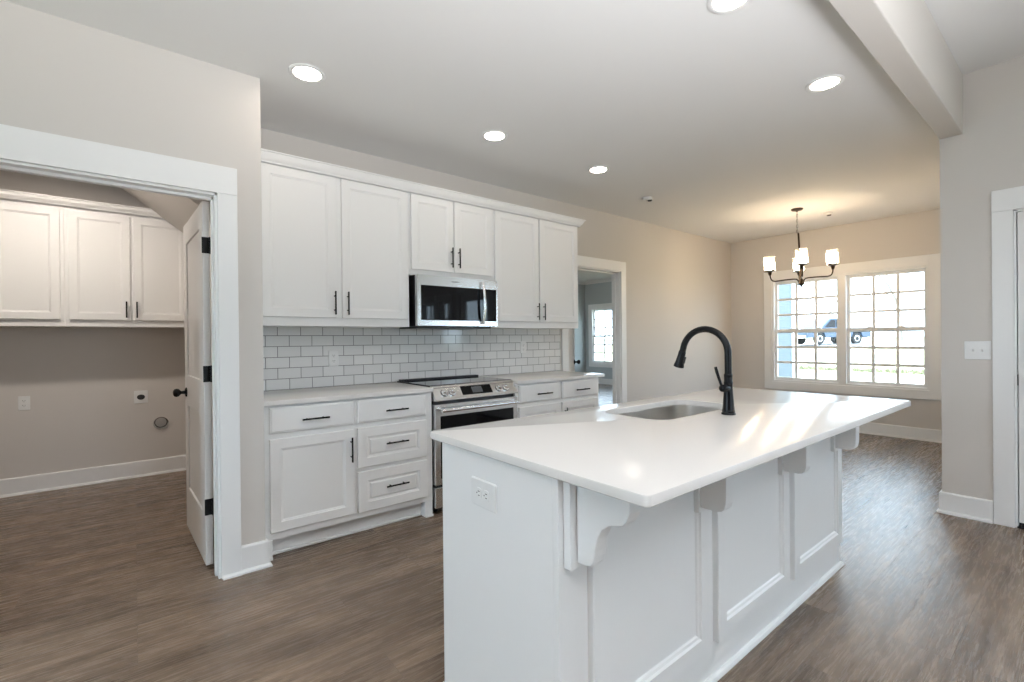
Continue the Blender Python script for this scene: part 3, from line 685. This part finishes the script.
# ------------------------------------------------------------------ laundry cabinets
LYF = 5.300
def laundry_cab(label, x0, x1, doors):
    t = thing('laundry_cabinet', label, 'cabinet', (x0, LYF, 1.392), 'laundry wall cabinets')
    carcass(t, x0, x1, LYF, LAY-.002, 1.392, 2.392, None)
    for a, b, p in doors: cab_door(t, a, b, 1.448, 2.350, LYF, p)
    return t
laundry_cab('left laundry wall cabinet, cut by the left picture edge', -1.300, -.4375, ((-1.275, -.878, (-.905, 1.54, .14, 'z')), (-.858, -.461, None)))
laundry_cab('right laundry wall cabinet with two black pulls, under the soffit', -.4365, LAX1-.002, ((-.413, -.017, (-.045, 1.54, .14, 'z')), (.003, .399, (.026, 1.54, .14, 'z'))))
t = thing('crown_molding', 'white moulding along the top of the laundry cabinets', 'moulding', (-1.3, LYF, 2.37))
part(t, 'molding', crown('', '', -1.300, LAX1-.002, LYF-.0205, LAY-.002, 2.378, 2.440, .035, False), 'cab')

# ------------------------------------------------------------------ outlets, switches and vents
def plate(name, label, cat, loc, rz, wd, ht, kind, group=None, roll=0):
    t = thing(name, label, cat, loc, group, rot=(0, R(roll), rz))
    bm = nb(); loft(bm, [[(x, y, z) for x, z in rrect(-wd/2+i, wd/2-i, -ht/2+i, ht/2-i, .006, 3)] for i, y in ((0, 0), (0, -.003), (.003, -.006))])
    part(t, 'plate', bm, 'plastic', local=True)
    if kind == 'duplex':
        for s in (-1, 1):
            bm = nb(); loft(bm, [[(x, y, z+s*.020) for x, z in rrect(-.017, .017, -.014, .014, .008, 4)] for y in (-.005, -.0085)])
            rc = part(t, 'receptacle', bm, 'plastic', local=True)
            bm = nb()
            for dx, hh in ((-.0065, .005), (.0065, .004)): box(bm, dx-.0012, dx+.0012, -.0090, -.0075, s*.020+.002-hh, s*.020+.002+hh)
            cyl(bm, (0, -.0075, s*.020-.0085), (0, -.0090, s*.020-.0085), .0024, seg=10)
            part(rc, 'slots', bm, 'slot', local=True)
    if kind == 'switch2':
        for s in (-1, 1):
            bm = nb(); box(bm, s*.023-.005, s*.023+.005, -.0068, -.005, -.012, .012); prism(bm, [(-.006, -.010), (-.006, .008), (-.016, .010), (-.014, .004)], lambda p: (s*.023-.004, p[0], p[1]), lambda p: (s*.023+.004, p[0], p[1])); part(t, 'toggle', bm, 'plastic', local=True)
    if kind == 'dryer':
        bm = nb(); lathe(bm, [(.030, 0), (.030, .004), (.026, .007), (.004, .008)], Matrix.Translation((0, -.005, -.002)) @ Matrix.Diagonal((1, 1, .8, 1)) @ along((0, 0, 0), (0, -1, 0)), 24)
        part(t, 'receptacle', bm, 'slot', smooth=40, local=True)
    return t
plate('outlet', 'white outlet plate on the end of the island', 'outlet', (IX0+.0015, 1.222, .760), R(-90), .088, .135, 'duplex', roll=90)
plate('outlet', 'white outlet on the tile left of the range', 'outlet', (1.160, YW-.012, 1.122), 0, .072, .117, 'duplex')
plate('outlet', 'white outlet on the tile right of the range', 'outlet', (3.010, YW-.012, 1.170), 0, .072, .117, 'duplex')
plate('outlet', 'white outlet low on the laundry rear wall at left', 'outlet', (-.719, LAY, .757), 0, .072, .117, 'duplex')
plate('dryer_outlet', 'square dryer outlet with dark socket on the laundry wall', 'outlet', (.048, LAY, .745), 0, .105, .118, 'dryer')
plate('light_switch', 'white double switch plate beside the door at right', 'light switch', (XR, .5025, 1.145), R(-90), .130, .124, 'switch2')
dv = thing('dryer_vent', 'round galvanised dryer vent opening low on the laundry wall', 'vent', (.196, LAY, .482))
bm = nb(); mt = along((.196, LAY, .482), (0, -1, 0))
lathe(bm, [(.054, 0), (.054, .012), (.058, .014), (.060, .008), (.060, 0)], mt, 28, False, False); part(dv, 'collar', bm, 'chrome', smooth=40)
bm = nb(); lathe(bm, [(.0535, .001), (.0535, .004)], mt, 28); fl = part(dv, 'damper', bm, 'duct')
bm = nb(); lathe(bm, [(.044, .0042), (.048, .0085), (.052, .0042)], mt @ Matrix.Translation((0, .008, 0)), 24, False, False); part(fl, 'ring', bm, 'slot')

# ------------------------------------------------------------------ ceiling fixtures
def downlight(label, x, y):
    t = thing('recessed_light', label, 'ceiling light', (x, y, ZC), 'recessed kitchen downlights')
    bm = nb(); lathe(bm, [(.072, 0), (.094, 0), (.094, -.003), (.090, -.006), (.074, -.006), (.070, -.003)], Matrix(), 36, False, False); part(t, 'trim_ring', bm, 'trim', smooth=40, local=True)
    bm = nb(); lathe(bm, [(.0725, -.0005), (.0725, -.0035), (.001, -.0035)], Matrix(), 36); part(t, 'lens', bm, 'can', local=True)
    return t
dl = downlight('lit round downlight nearest the left wall', .752, 2.695)
for label, x, y in (('lit round downlight in the middle of the back row of three', 2.034, 2.705), ('lit round downlight farthest back, above the right cabinets', 3.153, 2.700),
                    ('lit round downlight close to the dropped beam at right', 3.130, .980), ('lit round downlight cut off by the top of the picture', 2.022, .985)):
    dup(dl, (x, y, ZC), label)
t = dup(dl, (-.55, 4.42, ZC), 'lit round downlight in the laundry ceiling', 'laundry downlights')
for c in kids(t):
    if c.name.startswith('lens'): c.data = c.data.copy(); c.data.materials[0] = M['lamp']
def detector(label, x, y):
    t = thing('smoke_detector', label, 'smoke detector', (x, y, ZC), 'ceiling detectors')
    bm = nb(); lathe(bm, [(.055, 0), (.055, -.012), (.048, -.022), (.030, -.026), (.002, -.027)], Matrix(), 28); part(t, 'housing', bm, 'ceil', smooth=40, local=True)
    bm = nb(); lathe(bm, [(.024, -.024), (.022, -.033), (.002, -.034)], Matrix.Translation((.018, -.014, 0)), 16); part(t, 'sensor', bm, 'slot', smooth=40, local=True)
    return t
sd = detector('small ceiling sensor above the back doorway', 4.20, 2.935)
dup(sd, (6.43, 2.0, ZC), 'small ceiling sensor between chandelier and dining window')

# chandelier
chx, chy = 5.95, 2.15
ch = thing('chandelier', 'dark bronze four arm chandelier with glass shades before the window', 'chandelier', (chx, chy, ZC))
bm = nb(); lathe(bm, [(.062, 0), (.062, -.010), (.050, -.020), (.012, -.026), (.006, -.035)], Matrix(), 28); part(ch, 'canopy', bm, 'bronze', smooth=40, local=True)
bm = nb(); zz = -.032; k = 0
while zz > -.25:
    rot = Matrix.Rotation(R(90*(k % 2) + 20), 4, 'Z'); pts = [(.0075*math.cos(2*math.pi*i/10), 0, zz-.016+.018*math.sin(2*math.pi*i/10)) for i in range(11)]
    tube(bm, [rot @ Vector(p) for p in pts], .0022, 6); zz -= .030; k += 1
part(ch, 'chain', bm, 'bronze', smooth=50, local=True)
va = math.atan2(chy, chx)
TILT = Matrix.Rotation(R(-2.4), 4, Vector((math.cos(va), math.sin(va), 0))) @ Matrix.Rotation(va+.045, 4, 'Z') @ Matrix.Translation((0, 0, -.275))
bm = nb(); lathe(bm, [(.003, 0), (.010, -.006), (.010, -.36), (.013, -.365), (.013, -.52), (.016, -.53), (.024, -.545), (.026, -.575), (.036, -.588), (.036, -.594), (.024, -.603), (.010, -.612), (.012, -.622), (.003, -.628)], TILT, 20); part(ch, 'stem', bm, 'bronze', smooth=45, local=True)
for q in range(4):
    RT = TILT @ Matrix.Rotation(R(90*q), 4, 'Z')
    P = [(.014, -.592), (.022, -.570), (.030, -.545), (.045, -.530), (.075, -.526), (.150, -.526), (.225, -.530), (.258, -.531), (.283, -.524), (.298, -.506), (.305, -.482), (.308, -.440)]
    bm = nb(); tube(bm, [RT @ Vector((r, 0, z)) for r, z in P], .0075, 12); arm = part(ch, 'arm', bm, 'bronze', smooth=50, local=True)
    CT = RT @ Matrix.Translation((.308, 0, .032))
    bm = nb(); lathe(bm, [(.010, -.490), (.016, -.480), (.020, -.462), (.022, -.452), (.060, -.442), (.063, -.434), (.056, -.432), (.002, -.431)], CT, 24); part(arm, 'cup', bm, 'bronze', smooth=40, local=True)
    bm = nb(); lathe(bm, [(.048, -.4315), (.057, -.4315), (.059, -.428), (.059, -.272)], CT, 28, False, False); sh = part(arm, 'shade', bm, 'shade', smooth=40, local=True)
    s2 = sh.modifiers.new('thick', 'SOLIDIFY'); s2.thickness = .002
    bm = nb(); lathe(bm, [(.010, -.431), (.012, -.400), (.020, -.385), (.030, -.360), (.031, -.345), (.024, -.325), (.010, -.314), (.001, -.313)], CT, 20); part(arm, 'bulb', bm, 'bulb', smooth=60, local=True)

# ------------------------------------------------------------------ outdoors
def gz(x): return -.42 + (min(max(x, 8), 44) - 8) * (1.27/36)
bm = nb(); rows = []
for x in (7.42, 8, 14, 20, 26, 32, 36, 40, 44, 60, 150): rows.append([(x, y, gz(x)) for y in range(-80, 121, 20)])
loft(bm, rows, False, False, closed=False)
tag(mesh('lawn', bm, 'lawn', smooth=80), 'bright dry lawn seen through the dining window', 'lawn', kind='structure')
bm = nb(); loft(bm, [[(x, y, gz(x)+.02) for x in (36, 37, 40, 44)] for y in (-80, -20, 0, 20, 60, 120)], False, False, closed=False)
tag(mesh('street', bm, 'asphalt'), 'pale street beyond the lawn outside', 'street', kind='structure')
bm = nb(); box(bm, -20, 7.5, -40, LY-.14, -.5, -.3); box(bm, -20, LX-.14, LY-.14, 30, -.5, -.3); box(bm, XR+.13, 7.42, -40, BY0-.02, -.5, -.3)
tag(mesh('yard', bm, 'lawn'), 'yard ground around the house', 'ground', kind='structure')
# pickup truck: local +x is its nose, built at the origin
TX, TYc = 38.2, 11.9
tk = thing('pickup_truck', 'blue pickup truck parked on the street beyond the window', 'truck', (TX, TYc, gz(38)+.03), rot=(0, 0, R(152)))
side = [(2.55, .45), (2.62, .80), (2.50, 1.02), (1.40, 1.12), (.75, 1.74), (.55, 1.80), (-.50, 1.80), (-.72, 1.15), (-2.60, 1.12), (-2.65, .50), (-1.95, .48), (-1.80, .85), (-1.20, .85), (-1.05, .48), (1.05, .48), (1.20, .85), (1.80, .85), (1.95, .48)]
bm = nb(); prism(bm, side, lambda p: (p[0], -.92, p[1]), lambda p: (p[0], .92, p[1])); part(tk, 'body', bm, 'truckp', .03, local=True)
for s in (-1, 1):
    for pl in (((.62, 1.68), (.30, 1.68), (.30, 1.18), (1.12, 1.18)), ((.22, 1.68), (-.42, 1.68), (-.56, 1.18), (.22, 1.18))):
        bm = nb(); prism(bm, list(pl), lambda p: (p[0], s*.90, p[1]), lambda p: (p[0], s*.935, p[1])); part(tk, 'side_window', bm, 'bglass', local=True)
for x in (1.50, -1.50):
    for s in (-1, 1):
        bm = nb(); mt = along((x, s*.70, .40), (0, s, 0)); lathe(bm, [(.22, .21), (.36, .22), (.40, .18), (.40, .02), (.36, 0), (.10, 0)], mt, 24); wh = part(tk, 'wheel', bm, 'tyre', smooth=40, local=True)
        bm = nb(); lathe(bm, [(.22, .205), (.20, .215), (.06, .20), (.002, .21)], mt, 18); part(wh, 'hub', bm, 'chrome', smooth=40, local=True)
for a, b in ((2.60, 2.72), (-2.74, -2.62)):
    bm = nb(); box(bm, a, b, -.9, .9, .44, .61); part(tk, 'bumper', bm, 'chrome', .02, local=True)
# bare trees
def tree(label, x, y, hgt, seed):
    rnd = random.Random(seed); t = thing('bare_tree', label, 'tree', (x, y, gz(x)-.1), 'bare trees outside')
    tr, brm = nb(), nb()
    def grow(bmx, p, d, ln, r, dep):
        pts = [p]; rr = [r]
        for i in range(4):
            d = (d + Vector((rnd.uniform(-.18, .18), rnd.uniform(-.18, .18), rnd.uniform(-.02, .12)))).normalized()
            pts.append(pts[-1] + d*ln/4); rr.append(r*(1-.12*(i+1)))
        tube(bmx, pts, rr, 6)
        if dep == 0: return
        for k in range(3 if dep > 1 else 3):
            q = pts[rnd.choice((2, 3, 4))]; a = rnd.uniform(0, 6.28); v = (d + Vector((math.cos(a), math.sin(a), rnd.uniform(.0, .5)))*.8).normalized()
            grow(brm, q, v, ln*rnd.uniform(.6, .75), r*.5, dep-1)
    grow(tr, Vector((0, 0, 0)), Vector((0, 0, 1)), hgt*.42, hgt*.011, 4)
    part(t, 'trunk', tr, 'bark', smooth=60, local=True); part(t, 'branches', brm, 'bark', smooth=60, local=True)
    return t
tree('bare tree seen in the right half of the window', 47, 9.6, 11, 3)
tree('bare tree beyond the street behind the truck', 52, 16.5, 11, 9)
# long grass at the ditch
bm = nb(); rnd = random.Random(5)
for k in range(1400):
    x, y = rnd.uniform(19.6, 20.4), rnd.uniform(3.0, 9.0); h = rnd.uniform(.05, .16); a = rnd.uniform(0, 3.14); dx, dy = .02*math.cos(a), .02*math.sin(a)
    v = [bm.verts.new(p) for p in ((x-dx, y-dy, gz(x)), (x+dx, y+dy, gz(x)), (x+rnd.uniform(-.05, .05), y+rnd.uniform(-.05, .05), gz(x)+h))]; bm.faces.new(v)
tag(mesh('grass', bm, 'grass'), 'strip of long dry grass along the ditch outside', 'grass', kind='stuff')
# warm lamp light in the far room (its ceiling fixture is out of sight)
ld = bpy.data.lights.new('far_room_lamp', 'POINT'); ld.energy = 9; ld.color = (1, .60, .28); ld.shadow_soft_size = .12
lo2 = bpy.data.objects.new('far_room_lamp', ld); COL.objects.link(lo2); lo2.location = (7.6, 7.3, 2.62)
